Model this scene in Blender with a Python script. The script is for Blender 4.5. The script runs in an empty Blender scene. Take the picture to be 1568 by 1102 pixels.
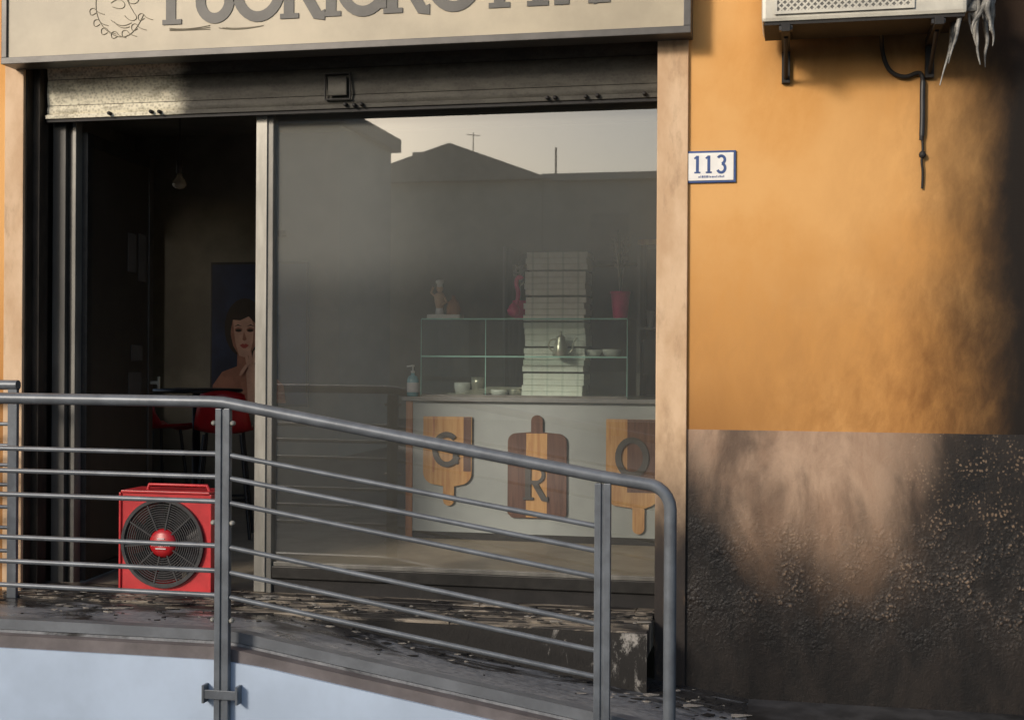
import bpy, bmesh, math, random
from mathutils import Vector, Matrix
random.seed(7)
S=bpy.context.scene
COL=S.collection

# ------------------------------------------------------------ node helpers
def new_mat(name):
    m=bpy.data.materials.new(name); m.use_nodes=True
    nt=m.node_tree; b=nt.nodes['Principled BSDF']; return m,nt,b
def M(nt,op,a,b=None,c=None,clamp=False):
    n=nt.nodes.new('ShaderNodeMath'); n.operation=op; n.use_clamp=clamp
    for i,v in enumerate((a,b,c)):
        if v is None: continue
        if isinstance(v,(int,float)): n.inputs[i].default_value=v
        else: nt.links.new(v,n.inputs[i])
    return n.outputs[0]
def ramp(nt,v,a,b):
    n=nt.nodes.new('ShaderNodeMapRange'); n.interpolation_type='SMOOTHSTEP'
    nt.links.new(v,n.inputs[0]); n.inputs[1].default_value=a; n.inputs[2].default_value=b
    n.inputs[3].default_value=0; n.inputs[4].default_value=1
    return n.outputs[0]
def mixc(nt,f,a,b):
    n=nt.nodes.new('ShaderNodeMix'); n.data_type='RGBA'
    if isinstance(f,(int,float)): n.inputs[0].default_value=f
    else: nt.links.new(f,n.inputs[0])
    for i,v in ((6,a),(7,b)):
        if isinstance(v,tuple): n.inputs[i].default_value=(*v,1)
        else: nt.links.new(v,n.inputs[i])
    return n.outputs[2]
def coords(nt,scale=(1,1,1),rot=0):
    tc=nt.nodes.new('ShaderNodeTexCoord'); mp=nt.nodes.new('ShaderNodeMapping')
    src=tc.outputs['Object']
    if rot:
        m0=nt.nodes.new('ShaderNodeMapping'); m0.inputs['Rotation'].default_value=(0,rot,0); nt.links.new(src,m0.inputs[0]); src=m0.outputs[0]
    mp.inputs['Scale'].default_value=scale
    nt.links.new(src,mp.inputs[0]); return mp.outputs[0]
def noise(nt,scale,detail=6,rough=.6,sc=(1,1,1),dist=0,rot=0):
    n=nt.nodes.new('ShaderNodeTexNoise'); nt.links.new(coords(nt,sc,rot),n.inputs['Vector'])
    n.inputs['Scale'].default_value=scale; n.inputs['Detail'].default_value=detail
    n.inputs['Roughness'].default_value=rough; n.inputs['Distortion'].default_value=dist
    return n.outputs[0]
def voro(nt,scale,sc=(1,1,1),feat='F1',warp=0):
    n=nt.nodes.new('ShaderNodeTexVoronoi'); v=coords(nt,sc)
    if warp:
        w=nt.nodes.new('ShaderNodeTexNoise'); w.inputs['Scale'].default_value=scale*.35; w.inputs['Detail'].default_value=3
        nt.links.new(v,w.inputs['Vector'])
        s=nt.nodes.new('ShaderNodeVectorMath'); s.operation='SCALE'; nt.links.new(w.outputs['Color'],s.inputs[0]); s.inputs['Scale'].default_value=warp
        a=nt.nodes.new('ShaderNodeVectorMath'); a.operation='ADD'; nt.links.new(v,a.inputs[0]); nt.links.new(s.outputs[0],a.inputs[1]); v=a.outputs[0]
    nt.links.new(v,n.inputs['Vector'])
    n.feature=feat; n.inputs['Scale'].default_value=scale; return n.outputs['Distance']
def sepxyz(nt):
    tc=nt.nodes.new('ShaderNodeTexCoord'); s=nt.nodes.new('ShaderNodeSeparateXYZ')
    nt.links.new(tc.outputs['Object'],s.inputs[0]); return s.outputs
def bump(nt,b,h,strength=.3,dist=.01):
    n=nt.nodes.new('ShaderNodeBump'); n.inputs['Strength'].default_value=strength
    n.inputs['Distance'].default_value=dist; nt.links.new(h,n.inputs['Height'])
    nt.links.new(n.outputs[0],b.inputs['Normal'])
def cen(nt,n,k): return M(nt,'MULTIPLY',M(nt,'SUBTRACT',n,.5),k)
def simple(name,col,rough=.6,metal=0,var=.25,scale=12,bmp=.1,sc=(1,1,1),dark=None,spec=.5):
    m,nt,b=new_mat(name)
    n=noise(nt,scale,6,.6,sc); f=ramp(nt,n,.32,.7)
    d=dark if dark else tuple(c*(1-var) for c in col)
    nt.links.new(mixc(nt,f,d,col),b.inputs['Base Color'])
    b.inputs['Roughness'].default_value=rough; b.inputs['Metallic'].default_value=metal
    b.inputs['Specular IOR Level'].default_value=spec
    if bmp: bump(nt,b,noise(nt,scale*4,4),bmp,.004)
    return m

# ------------------------------------------------------------ materials
def wall_upper():
    m,nt,b=new_mat('orange_render'); x,y,z=sepxyz(nt)
    big=noise(nt,1.3,5,.55); st=noise(nt,2.0,8,.62,(1.5,1,.6),.3,.15); fine=noise(nt,9,8,.7,(1.3,1,.6),.3,-.25)
    base=mixc(nt,ramp(nt,fine,.25,.75),(.60,.295,.088),(.68,.36,.125))
    base=mixc(nt,ramp(nt,big,.4,.62),base,(.72,.41,.16))
    base=mixc(nt,.35,base,(.62,.325,.105))
    low=M(nt,'MULTIPLY',ramp(nt,M(nt,'MULTIPLY',z,-1),-2.0,-.7),.80)
    right=ramp(nt,M(nt,'ADD',x,cen(nt,st,.4)),1.2,2.2)
    s1=M(nt,'MULTIPLY',M(nt,'ADD',low,M(nt,'MULTIPLY',right,.45)),ramp(nt,M(nt,'ADD',M(nt,'MULTIPLY',st,.4),M(nt,'MULTIPLY',fine,.6)),.1,.75),clamp=True)
    base=mixc(nt,s1,base,(.31,.14,.042))
    s2=ramp(nt,M(nt,'ADD',x,M(nt,'ADD',cen(nt,st,.28),cen(nt,fine,.14))),1.84,2.44)
    base=mixc(nt,s2,base,(.016,.013,.011))
    s3=M(nt,'MULTIPLY',ramp(nt,M(nt,'ADD',z,cen(nt,st,.3)),2.40,2.75),ramp(nt,x,1.15,1.45))
    base=mixc(nt,M(nt,'MULTIPLY',s3,.75),base,(.035,.02,.012))  # condenser's shadow on the wall, painted into the colour
    s4=M(nt,'MULTIPLY',ramp(nt,M(nt,'MULTIPLY',M(nt,'ADD',z,cen(nt,fine,.5)),-1),-1.15,-.65),ramp(nt,M(nt,'MULTIPLY',x,-1),-1.6,-.9))
    base=mixc(nt,M(nt,'MULTIPLY',s4,.4),base,(.12,.05,.02))
    nt.links.new(base,b.inputs['Base Color']); b.inputs['Roughness'].default_value=.8
    b.inputs['Specular IOR Level'].default_value=.15
    bump(nt,b,M(nt,'ADD',noise(nt,70,4),M(nt,'MULTIPLY',fine,1.2)),.25,.005)
    return m
def wall_lower():
    m,nt,b=new_mat('scorched_plinth_render'); x,y,z=sepxyz(nt)
    st=noise(nt,1.9,7,.6,(1.3,1,.6),.5,.25); n2=noise(nt,5,8,.68,(1.2,1,.6),.3); f=noise(nt,80,4)
    base=mixc(nt,ramp(nt,n2,.3,.7),(.29,.185,.12),(.45,.31,.21))
    base=mixc(nt,M(nt,'MULTIPLY',ramp(nt,st,.46,.70),.8),base,(.06,.038,.026))
    sm=ramp(nt,M(nt,'ADD',M(nt,'MULTIPLY',z,-1),cen(nt,st,.35)),-.60,.0)
    base=mixc(nt,M(nt,'MULTIPLY',sm,.6),base,(.10,.056,.03))
    zb=M(nt,'ADD',M(nt,'MULTIPLY',ramp(nt,M(nt,'MULTIPLY',x,-1),-1.30,-.85),.55),.03)
    e=M(nt,'ADD',M(nt,'SUBTRACT',zb,z),M(nt,'ADD',cen(nt,st,.35),cen(nt,n2,.45)))
    s=ramp(nt,e,-.36,.18)
    r=ramp(nt,M(nt,'ADD',M(nt,'ADD',x,M(nt,'MULTIPLY',z,-.12)),M(nt,'ADD',cen(nt,st,.4),cen(nt,n2,.4))),1.58,2.18)
    s=M(nt,'SUBTRACT',1.0,M(nt,'MULTIPLY',M(nt,'SUBTRACT',1.0,s),M(nt,'SUBTRACT',1.0,r)))
    base=mixc(nt,s,base,mixc(nt,ramp(nt,n2,.35,.7),(.008,.007,.0065),(.022,.017,.014)))
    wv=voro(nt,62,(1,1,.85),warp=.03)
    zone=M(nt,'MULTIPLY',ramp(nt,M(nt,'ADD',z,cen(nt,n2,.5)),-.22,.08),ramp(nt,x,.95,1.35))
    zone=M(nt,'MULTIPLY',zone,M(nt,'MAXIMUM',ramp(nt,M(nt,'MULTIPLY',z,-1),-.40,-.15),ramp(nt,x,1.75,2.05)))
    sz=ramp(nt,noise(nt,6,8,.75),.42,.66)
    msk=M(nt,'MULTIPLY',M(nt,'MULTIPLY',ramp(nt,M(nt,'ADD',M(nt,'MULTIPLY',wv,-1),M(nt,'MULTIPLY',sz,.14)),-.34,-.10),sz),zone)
    base=mixc(nt,M(nt,'MULTIPLY',msk,.42),base,(.42,.29,.19))  # pale spots; highlights on the blistered paint are put into the colour
    nt.links.new(base,b.inputs['Base Color'])
    nt.links.new(M(nt,'SUBTRACT',.58,M(nt,'MULTIPLY',s,.12)),b.inputs['Roughness']); b.inputs['Specular IOR Level'].default_value=.4
    bl=M(nt,'SUBTRACT',1.0,wv)
    band=M(nt,'MULTIPLY',ramp(nt,M(nt,'MULTIPLY',z,-1),-.50,-.15),ramp(nt,z,-.45,-.05))
    h=M(nt,'MULTIPLY',bl,M(nt,'MULTIPLY',band,M(nt,'ADD',M(nt,'MULTIPLY',sz,.9),.12)))
    bump(nt,b,M(nt,'ADD',h,M(nt,'ADD',M(nt,'MULTIPLY',f,.3),M(nt,'MULTIPLY',n2,.9))),.5,.010)
    return m
def pilaster_mat():
    m,nt,b=new_mat('peach_pilaster_render'); x,y,z=sepxyz(nt)
    n=noise(nt,5,7,.6,(1,1,.5)); base=mixc(nt,ramp(nt,n,.3,.7),(.50,.32,.18),(.66,.47,.30))
    zz=M(nt,'ADD',z,cen(nt,n,.7))
    s=M(nt,'MULTIPLY',ramp(nt,M(nt,'MULTIPLY',zz,-1),-.95,-.08),ramp(nt,x,0,.5))
    base=mixc(nt,s,base,(.022,.016,.013))
    base=mixc(nt,M(nt,'MULTIPLY',ramp(nt,noise(nt,9,7,.7,(1,1,.3)),.50,.72),.5),base,(.25,.15,.08))
    nt.links.new(base,b.inputs['Base Color']); b.inputs['Roughness'].default_value=.7
    bump(nt,b,noise(nt,60,4),.3,.005); return m
def floor_mat():
    m,nt,b=new_mat('burnt_ramp_concrete'); x,y,z=sepxyz(nt)
    n=noise(nt,1.6,9,.68,(.7,2.0,1),1.2); g=noise(nt,30,5)
    base=mixc(nt,ramp(nt,g,.3,.7),(.16,.168,.18),(.26,.268,.28))
    near=ramp(nt,y,-.60,-.28)
    d=ramp(nt,M(nt,'ADD',n,M(nt,'MULTIPLY',near,.22)),.53,.66)
    base=mixc(nt,M(nt,'MULTIPLY',d,.94),base,(.016,.014,.013))
    n3=noise(nt,4,9,.72,(.5,2.2,1),1.0)
    base=mixc(nt,M(nt,'MULTIPLY',ramp(nt,n3,.60,.66),.6),base,(.38,.375,.37))
    nt.links.new(base,b.inputs['Base Color']); 
    rr=M(nt,'ADD',.18,M(nt,'MULTIPLY',ramp(nt,n3,.4,.6),.35)); nt.links.new(rr,b.inputs['Roughness'])
    bump(nt,b,M(nt,'ADD',g,n),.3,.006); return m
def strip_mat():
    m,nt,b=new_mat('burnt_threshold_boards')
    n=noise(nt,2.6,9,.72,(.6,3,1),1.2); g=noise(nt,12,6,.6,(.3,6,1))
    base=mixc(nt,ramp(nt,g,.3,.7),(.17,.14,.10),(.38,.32,.25))
    base=mixc(nt,ramp(nt,n,.42,.53),base,(.018,.015,.013))
    nt.links.new(base,b.inputs['Base Color']); b.inputs['Roughness'].default_value=.6
    bump(nt,b,n,.6,.012); return m
def glass_mat(name='sooty_shop_glass_sunlit_top',refl=.22,film=.17,tint=(.97,.98,.96),filmc=(.46,.455,.40)):
    m=bpy.data.materials.new(name); m.use_nodes=True; nt=m.node_tree; nt.nodes.clear()
    o=nt.nodes.new('ShaderNodeOutputMaterial'); t=nt.nodes.new('ShaderNodeBsdfTransparent'); t.inputs[0].default_value=(*tint,1)
    g=nt.nodes.new('ShaderNodeBsdfGlossy'); g.inputs['Roughness'].default_value=.012
    d=nt.nodes.new('ShaderNodeBsdfDiffuse'); d.inputs[0].default_value=(*filmc,1)
    a=nt.nodes.new('ShaderNodeMixShader'); b2=nt.nodes.new('ShaderNodeMixShader')
    if film>.05:
        x,y,z=sepxyz(nt); f=noise(nt,.9,5,.5)
        side=M(nt,'ADD',M(nt,'MULTIPLY',ramp(nt,M(nt,'MULTIPLY',x,-1),.3,1.0),.55),.62)
        up=M(nt,'ADD',M(nt,'MULTIPLY',ramp(nt,z,1.40,1.75),.95),.62)  # sunlit upper part of the pane, painted in as denser film
        ff=M(nt,'MULTIPLY',M(nt,'MULTIPLY',M(nt,'MULTIPLY',M(nt,'ADD',M(nt,'MULTIPLY',f,.4),.8),film),side),up)
        nt.links.new(ff,a.inputs[0])
    else: a.inputs[0].default_value=film
    nt.links.new(t.outputs[0],a.inputs[1]); nt.links.new(d.outputs[0],a.inputs[2])
    b2.inputs[0].default_value=refl
    nt.links.new(a.outputs[0],b2.inputs[1]); nt.links.new(g.outputs[0],b2.inputs[2])
    nt.links.new(b2.outputs[0],o.inputs[0]); return m
def plaid_mat():
    m,nt,b=new_mat('printed_pizza_cardboard'); x,y,z=sepxyz(nt)
    fx=M(nt,'FRACT',M(nt,'MULTIPLY',x,9.0)); l=M(nt,'LESS_THAN',fx,.14)
    n=noise(nt,20,4)
    base=mixc(nt,ramp(nt,n,.3,.7),(.82,.80,.72),(.90,.89,.82))
    base=mixc(nt,M(nt,'MULTIPLY',l,.35),base,(.40,.47,.40))
    nt.links.new(base,b.inputs['Base Color']); b.inputs['Roughness'].default_value=.7; return m
def wood(name,c1,c2,sc=(14,14,1.2)):
    m,nt,b=new_mat(name); n=noise(nt,2.5,6,.6,sc,.5)
    nt.links.new(mixc(nt,ramp(nt,n,.3,.7),c1,c2),b.inputs['Base Color']); b.inputs['Roughness'].default_value=.5
    bump(nt,b,n,.15,.003); return m
def galv():
    m,nt,b=new_mat('sooty_galvanised_steel_sun_patch'); x,y,z=sepxyz(nt)
    v=nt.nodes.new('ShaderNodeTexVoronoi'); nt.links.new(coords(nt),v.inputs['Vector']); v.inputs['Scale'].default_value=60
    n=noise(nt,3,8,.75,(.5,1,2)); n5=noise(nt,14,6,.7,(.5,1,1.5))
    base=mixc(nt,ramp(nt,v.outputs['Distance'],0,.7),(.40,.36,.27),(.72,.67,.52))
    base=mixc(nt,M(nt,'MULTIPLY',ramp(nt,n5,.5,.62),.5),base,(.18,.16,.11))
    sm=ramp(nt,M(nt,'ADD',x,cen(nt,n,.3)),-2.02,-1.84)  # left end painted sunlit, rest shaded and sooty, all in the colour
    dk=mixc(nt,ramp(nt,n5,.4,.7),(.022,.020,.017),(.055,.052,.043))
    base=mixc(nt,M(nt,'MULTIPLY',sm,.97),base,dk)
    nt.links.new(base,b.inputs['Base Color']); b.inputs['Roughness'].default_value=.65; b.inputs['Specular IOR Level'].default_value=.3
    bump(nt,b,n5,.3,.006); return m
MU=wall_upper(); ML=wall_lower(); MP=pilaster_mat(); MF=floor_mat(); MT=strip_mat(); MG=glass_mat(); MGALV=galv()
MRAIL=simple('grey_painted_steel',(.16,.178,.20),.42,.2,.35,9,.1)
MWHITE=simple('white_masonry_blue_shade',(.48,.58,.72),.7,0,.16,1.8,.35)  # white wall; the blue of open shade is put into its colour
MASPH=simple('asphalt',(.07,.07,.07),.85,0,.4,8,.5)
MPAVE=simple('sooty_pavement_concrete',(.075,.073,.073),.5,0,.85,3,.5)
MSLAB=simple('slab_edge_concrete',(.17,.15,.15),.7,0,.4,5,.4)
MCHAN=simple('grey_steel_channel',(.17,.185,.205),.45,.1,.3,6,.15)
MSIGN=simple('cream_sign_panel',(.47,.40,.28),.45,0,.34,1.3,.03)
MSFR=simple('dark_bronze_frame',(.085,.08,.075),.4,.3,.3,6,.1)
MINK=simple('dark_letter_paint',(.085,.08,.07),.5,0,.35,8,0)
MBLK=simple('soot_black',(.016,.014,.013),.7,0,.5,10,.4)
MDARK=simple('dark_metal',(.035,.033,.03),.45,.4,.4,14,.1)
MALU=simple('aluminium_frame',(.22,.21,.185),.45,.2,.45,7,.08,(1,1,.3))
MALUD=simple('smoked_aluminium',(.10,.095,.085),.5,.2,.5,7,.08,(1,1,.3))
MALB=simple('bright_aluminium',(.38,.365,.32),.4,.3,.4,9,.05,(1,1,.2))
MBRN=simple('burnt_brown_guide',(.045,.034,.024),.6,.2,.6,12,.4,(1,1,.4))
MRED=simple('red_powder_coat',(.64,.045,.05),.38,0,.25,8,.05)
MREDD=simple('red_plastic',(.5,.015,.02),.35,0,.3,6,.03)
MRUB=simple('black_plastic',(.022,.022,.024),.42,0,.3,20,.05)
MGRL=simple('grille_grey',(.06,.06,.062),.4,.2,.3,20,.05)
MWLAB=simple('white_label',(.75,.72,.7),.4,0,.1,20,0)
MINT=simple('smoked_interior_plaster',(.22,.205,.17),.9,0,.4,1.5,.2)
MIFL=simple('interior_floor_tile',(.40,.34,.25),.5,0,.3,4,.1)
MCNT=simple('counter_panel',(.38,.41,.40),.5,0,.22,1.5,.03)
MCTOP=simple('counter_top',(.25,.25,.24),.35,0,.2,10,.03)
MWL=wood('light_beech',(.42,.20,.065),(.58,.34,.13))
MWD=wood('dark_walnut',(.08,.032,.02),(.15,.07,.045))
MWO=wood('orange_wood_trim',(.34,.14,.06),(.46,.21,.09))
MBOX=plaid_mat()
MPINK=simple('magenta_glaze',(.78,.035,.21),.3,0,.2,12,.02)
MSKIN=simple('figurine_skin',(.70,.46,.30),.5,0,.2,20,0)
MWCER=simple('white_ceramic',(.84,.82,.78),.25,0,.08,20,0)
MBLUE=simple('blue_enamel',(.045,.09,.25),.3,0,.2,30,0)
MSTEEL=simple('brushed_steel',(.6,.56,.46),.3,.6,.2,15,0)
MGRN=simple('plant_green',(.06,.09,.03),.6,0,.5,20,0)
MTWIG=simple('dry_twig',(.50,.44,.37),.7,0,.4,20,0)
MCG=glass_mat('case_glass',.05,.02,(.94,.98,.96),(.5,.55,.5))
MEDGE=simple('green_glass_edge',(.34,.62,.52),.2,0,.2,10,0)
MTEAL=simple('sanitiser_gel',(.25,.55,.62),.2,0,.2,10,0)
MAC=simple('yellowed_ac_casing',(.62,.59,.50),.4,0,.3,5,.05)
MMELT=simple('melted_plastic',(.33,.32,.29),.5,0,.8,18,.6)
MPOST=simple('poster_night_blue',(.02,.035,.09),.35,0,.5,3,0)
MPSK=simple('poster_skin_tone',(.70,.42,.32),.4,0,.35,4,0)
MPSK2=simple('poster_skin_shade',(.36,.16,.11),.4,0,.3,9,0)
MPHA=simple('poster_hair',(.02,.012,.01),.4,0,.4,9,0)
MPLP=simple('poster_lips',(.40,.07,.06),.4,0,.2,9,0)
MBULB=simple('clear_bulb_glass',(.5,.45,.35),.1,0,.1,9,0)
MPAPER=simple('taped_paper',(.08,.072,.065),.8,0,.2,9,0)
MOB=simple('opposite_building_render',(.58,.55,.47),.85,0,.12,.8,.1)
MOB2=simple('opposite_house_render',(.52,.50,.42),.85,0,.15,.8,.1)
MROOF=simple('roof_tiles',(.40,.37,.31),.85,0,.25,3,.3)
MOWIN=simple('opposite_window_dark',(.40,.39,.34),.6,0,.15,3,0)

# ------------------------------------------------------------ geometry helpers
def empty(name):
    e=bpy.data.objects.new(name,None); e.empty_display_size=.2; COL.objects.link(e); return e
def fin(name,bm,mat,par=None,smooth=False):
    me=bpy.data.meshes.new(name); bmesh.ops.recalc_face_normals(bm,faces=bm.faces[:]); bm.to_mesh(me); bm.free()
    if isinstance(mat,(list,tuple)):
        for k in mat: me.materials.append(k)
    else: me.materials.append(mat)
    if smooth:
        for p in me.polygons: p.use_smooth=True
    o=bpy.data.objects.new(name,me); COL.objects.link(o)
    if par: o.parent=par
    return o
def addbox(bm,x0,x1,y0,y1,z0,z1,bev=0,mi=0):
    vs=[bm.verts.new((x,y,z)) for x in (x0,x1) for y in (y0,y1) for z in (z0,z1)]
    fs=[bm.faces.new([vs[i] for i in q]) for q in ((0,1,3,2),(4,6,7,5),(0,4,5,1),(2,3,7,6),(0,2,6,4),(1,5,7,3))]
    for f in fs: f.material_index=mi
    if bev:
        es=list({e for f in fs for e in f.edges})
        bmesh.ops.bevel(bm,geom=es,offset=bev,segments=2,affect='EDGES',profile=.6)
def box(name,x0,x1,y0,y1,z0,z1,mat,par=None,bev=0):
    bm=bmesh.new(); addbox(bm,x0,x1,y0,y1,z0,z1,bev); return fin(name,bm,mat,par)
def tube(name,pts,r,mat,par=None,res=6,smooth=False,cyc=False,radii=None):
    cu=bpy.data.curves.new(name,'CURVE'); cu.dimensions='3D'; cu.bevel_depth=r; cu.bevel_resolution=res; cu.use_fill_caps=True
    if smooth:
        sp=cu.splines.new('NURBS'); sp.points.add(len(pts)-1); sp.order_u=3; sp.use_endpoint_u=True; cu.resolution_u=8
    else:
        sp=cu.splines.new('POLY'); sp.points.add(len(pts)-1)
    for i,p in enumerate(pts):
        sp.points[i].co=(*p,1)
        if radii: sp.points[i].radius=radii[i]
    sp.use_cyclic_u=cyc
    cu.materials.append(mat); o=bpy.data.objects.new(name,cu); COL.objects.link(o)
    if par: o.parent=par
    return o
def lathe(name,prof,c,mat,par=None,n=24,axis='Z'):
    bm=bmesh.new(); rings=[]
    for r,h in prof:
        ring=[]
        for i in range(n):
            a=2*math.pi*i/n
            p=(r*math.cos(a),r*math.sin(a),h) if axis=='Z' else (r*math.cos(a),h,r*math.sin(a))
            ring.append(bm.verts.new((c[0]+p[0],c[1]+p[1],c[2]+p[2])))
        rings.append(ring)
    for a,b in zip(rings,rings[1:]):
        for i in range(n): bm.faces.new((a[i],a[(i+1)%n],b[(i+1)%n],b[i]))
    bm.faces.new(rings[0]); bm.faces.new(rings[-1])
    return fin(name,bm,mat,par,True)
def poly(name,pts,y,mat,par=None,th=0):
    bm=bmesh.new(); vs=[bm.verts.new((p[0],y,p[1])) for p in pts]; f=bm.faces.new(vs)
    if th:
        r=bmesh.ops.extrude_face_region(bm,geom=[f])
        for v in r['geom']:
            if isinstance(v,bmesh.types.BMVert): v.co.y+=th
    return fin(name,bm,mat,par)
def ell(cx,cz,rx,rz,n=28,a0=0,a1=360,rot=0):
    out=[]
    for i in range(n+(0 if a1-a0>=360 else 1)):
        a=math.radians(a0+(a1-a0)*i/n); x=rx*math.cos(a); z=rz*math.sin(a)
        out.append((cx+x*math.cos(rot)-z*math.sin(rot),cz+x*math.sin(rot)+z*math.cos(rot)))
    return out
def arc(cx,cz,rx,rz,a0,a1,n=14):
    return [(cx+rx*math.cos(math.radians(a0+(a1-a0)*i/n)),cz+rz*math.sin(math.radians(a0+(a1-a0)*i/n))) for i in range(n+1)]
T=.15
GL={
'F':(.62,[(T,[(.14,0),(.14,1)]),(.08,[(.0,.96),(.58,.96)]),(.08,[(.14,.52),(.44,.52)]),(.07,[(0,.035),(.32,.035)])]),
'U':(.78,[(T,[(.14,1),(.14,.36)]+arc(.38,.33,.24,.27,180,360)[1:-1]+[(.62,.36),(.62,1)])]),
'O':(.92,[(T,arc(.44,.5,.36,.45,0,360,30))]),
'R':(.78,[(T,[(.14,0),(.14,1)]),(.09,[(.14,.94)]+arc(.36,.72,.22,.22,90,-90)+[(.14,.5)]),(T,[(.32,.5),(.60,.03),(.72,.03)]),(.07,[(0,.035),(.30,.035)])]),
'I':(.36,[(T,[(.16,0),(.16,1)]),(.07,[(0,.035),(.32,.035)]),(.07,[(0,.965),(.32,.965)])]),
'G':(.88,[(T,arc(.44,.5,.36,.45,48,335,26)),(T,[(.72,.08),(.72,.42)]),(.07,[(.5,.44),(.84,.44)])]),
'T':(.70,[(T,[(.33,0),(.33,1)]),(.08,[(0,.96),(.66,.96)]),(.07,[(.17,.035),(.49,.035)])]),
'A':(.84,[(.08,[(.08,0),(.38,1)]),(T,[(.38,1),(.66,0)]),(.07,[(.18,.34),(.55,.34)]),(.07,[(0,.035),(.22,.035)]),(.07,[(.5,.035),(.82,.035)])]),
'1':(.46,[(T,[(.22,0),(.22,.98)]),(.09,[(.05,.82),(.22,.96)]),(.08,[(.05,.04),(.39,.04)])]),
'3':(.60,[(.14,arc(.27,.73,.2,.22,150,-80)),(.14,arc(.27,.27,.22,.25,80,-155))]),
}
def glyph(bm,ch,x,z,y,h,th,k0=0,wf=1,rot=0):
    k=k0; cs,sn=math.cos(rot),math.sin(rot)
    for w,pts in GL[ch][1]:
        w=w*h*wf; P=[Vector(((x+(px*cs-pz*sn)*h),z+(px*sn+pz*cs)*h)) for px,pz in pts]
        L=[];R=[]
        for i,p in enumerate(P):
            a=P[max(i-1,0)]; b=P[min(i+1,len(P)-1)]
            if ch=='O' and i in(0,len(P)-1): a=P[-2]; b=P[1]
            d=(b-a).normalized(); n=Vector((-d.y,d.x)); L.append(p+n*w/2); R.append(p-n*w/2)
        yo=y-th-k*.0004; k+=1
        fl=[bm.verts.new((p.x,yo,p.y)) for p in L]; fr=[bm.verts.new((p.x,yo,p.y)) for p in R]
        bl=[bm.verts.new((p.x,y,p.y)) for p in L]; br=[bm.verts.new((p.x,y,p.y)) for p in R]
        for i in range(len(P)-1):
            bm.faces.new((fl[i],fl[i+1],fr[i+1],fr[i]))
            bm.faces.new((fl[i],bl[i],bl[i+1],fl[i+1])); bm.faces.new((fr[i],fr[i+1],br[i+1],br[i]))
        bm.faces.new((fl[0],fr[0],br[0],bl[0])); bm.faces.new((fl[-1],bl[-1],br[-1],fr[-1]))

# ------------------------------------------------------------ ground
def sheet(name,x0,x1,y0,y1,z,mat):
    bm=bmesh.new(); bm.faces.new([bm.verts.new(p) for p in ((x0,y0,z),(x1,y0,z),(x1,y1,z),(x0,y1,z))]); return fin(name,bm,mat)
sheet('road',-300,300,-300,300,-.62,MASPH)
def ramp_z(x):
    if x<-1.09: return -.17
    if x>1.2: return -.535
    return -.17-.16*(x+1.09)
bm=bmesh.new(); addbox(bm,1.2,9,-1.75,.0,-.70,-.535); fin('pavement',bm,MPAVE)

par=empty('access_ramp')
xs=[-7,-3.5,-2,-1.25,-1.14,-1.05,-.9,-.5,0,.4,.8,1.2]
def strip(name,y0,y1,off,thick,mat):
    bm=bmesh.new(); prev=None
    for x in xs:
        z=ramp_z(x)+off
        r=[bm.verts.new(p) for p in ((x,y0,z),(x,y1,z),(x,y1,z-thick),(x,y0,z-thick))]
        if prev:
            for i in range(4): bm.faces.new((prev[i],prev[(i+1)%4],r[(i+1)%4],r[i]))
        else: bm.faces.new(r)
        prev=r
    bm.faces.new(prev); return fin(name,bm,mat,par)
strip('deck',-.97,.0,0,.1,MF)
strip('edge_slab',-1.035,-.97,-.012,.09,MSLAB)
strip('edge_channel',-.965,-.90,.05,.048,MCHAN)
ww=empty('low_retaining_wall')
bm=bmesh.new(); prev=None
for x in xs:
    z=ramp_z(x)-.068 if x<-.9 else ramp_z(x)-.06
    z=max(z,-.60) if x<1.2 else -.61
    r=[bm.verts.new(p) for p in ((x,-1.05,z),(x,-.3,z),(x,-.3,-.7),(x,-1.05,-.7))]
    if prev:
        for i in range(4): bm.faces.new((prev[i],prev[(i+1)%4],r[(i+1)%4],r[i]))
    prev=r
fin('wall_body',bm,MWHITE,ww)

# ------------------------------------------------------------ shop building
B=empty('shop_building')
box('wall_right_upper',.888,7,0,.28,.782,6.5,MU,B)
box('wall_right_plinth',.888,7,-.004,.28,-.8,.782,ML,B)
box('wall_left_upper',-7,-2.88,0,.28,-.3,6.5,MU,B)
box('wall_above_opening',-2.88,.888,0,.28,2.74,6.5,MU,B)
box('pilaster_right',.735,.888,-.022,.30,-.6,2.74,MP,B,.004)
box('pilaster_left',-2.88,-2.765,-.022,.30,-.3,2.74,MP,B,.004)
box('reveal_left',-2.765,-2.757,.0,.30,-.17,2.74,MBRN,B)
box('roof_slab',-7.2,7.2,-.3,6,6.5,6.75,MOB,B)
box('floor_interior',-4.6,3.2,.001,4.4,-.3,-.172,MIFL,B)
box('back_wall',-4.6,3.2,4.3,4.5,-.17,3.1,MINT,B)
box('side_wall_left_front',-4.6,-4.4,.28,1.1,-.17,3.1,MINT,B)
box('side_wall_left_rear',-4.6,-4.4,3.9,4.3,-.17,3.1,MINT,B)
box('side_wall_left_sill',-4.6,-4.4,1.1,3.9,-.17,.8,MINT,B)
box('side_wall_left_head',-4.6,-4.4,1.1,3.9,2.55,3.1,MINT,B)
box('added_side_window_mullion',-4.53,-4.48,2.47,2.53,.8,2.55,MALU,B)  # unseen side window, added so sky light reaches the interior and poster
box('added_side_window_transom',-4.53,-4.48,1.1,2.47,2.05,2.10,MALU,B)
box('side_wall_right',3.0,3.2,.28,4.3,-.17,3.1,MINT,B)
box('ceiling',-4.6,3.2,.28,4.5,3.1,3.3,MINT,B)
box('inner_lining',-4.4,-2.9,.282,.30,-.17,3.1,MINT,B)
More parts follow.
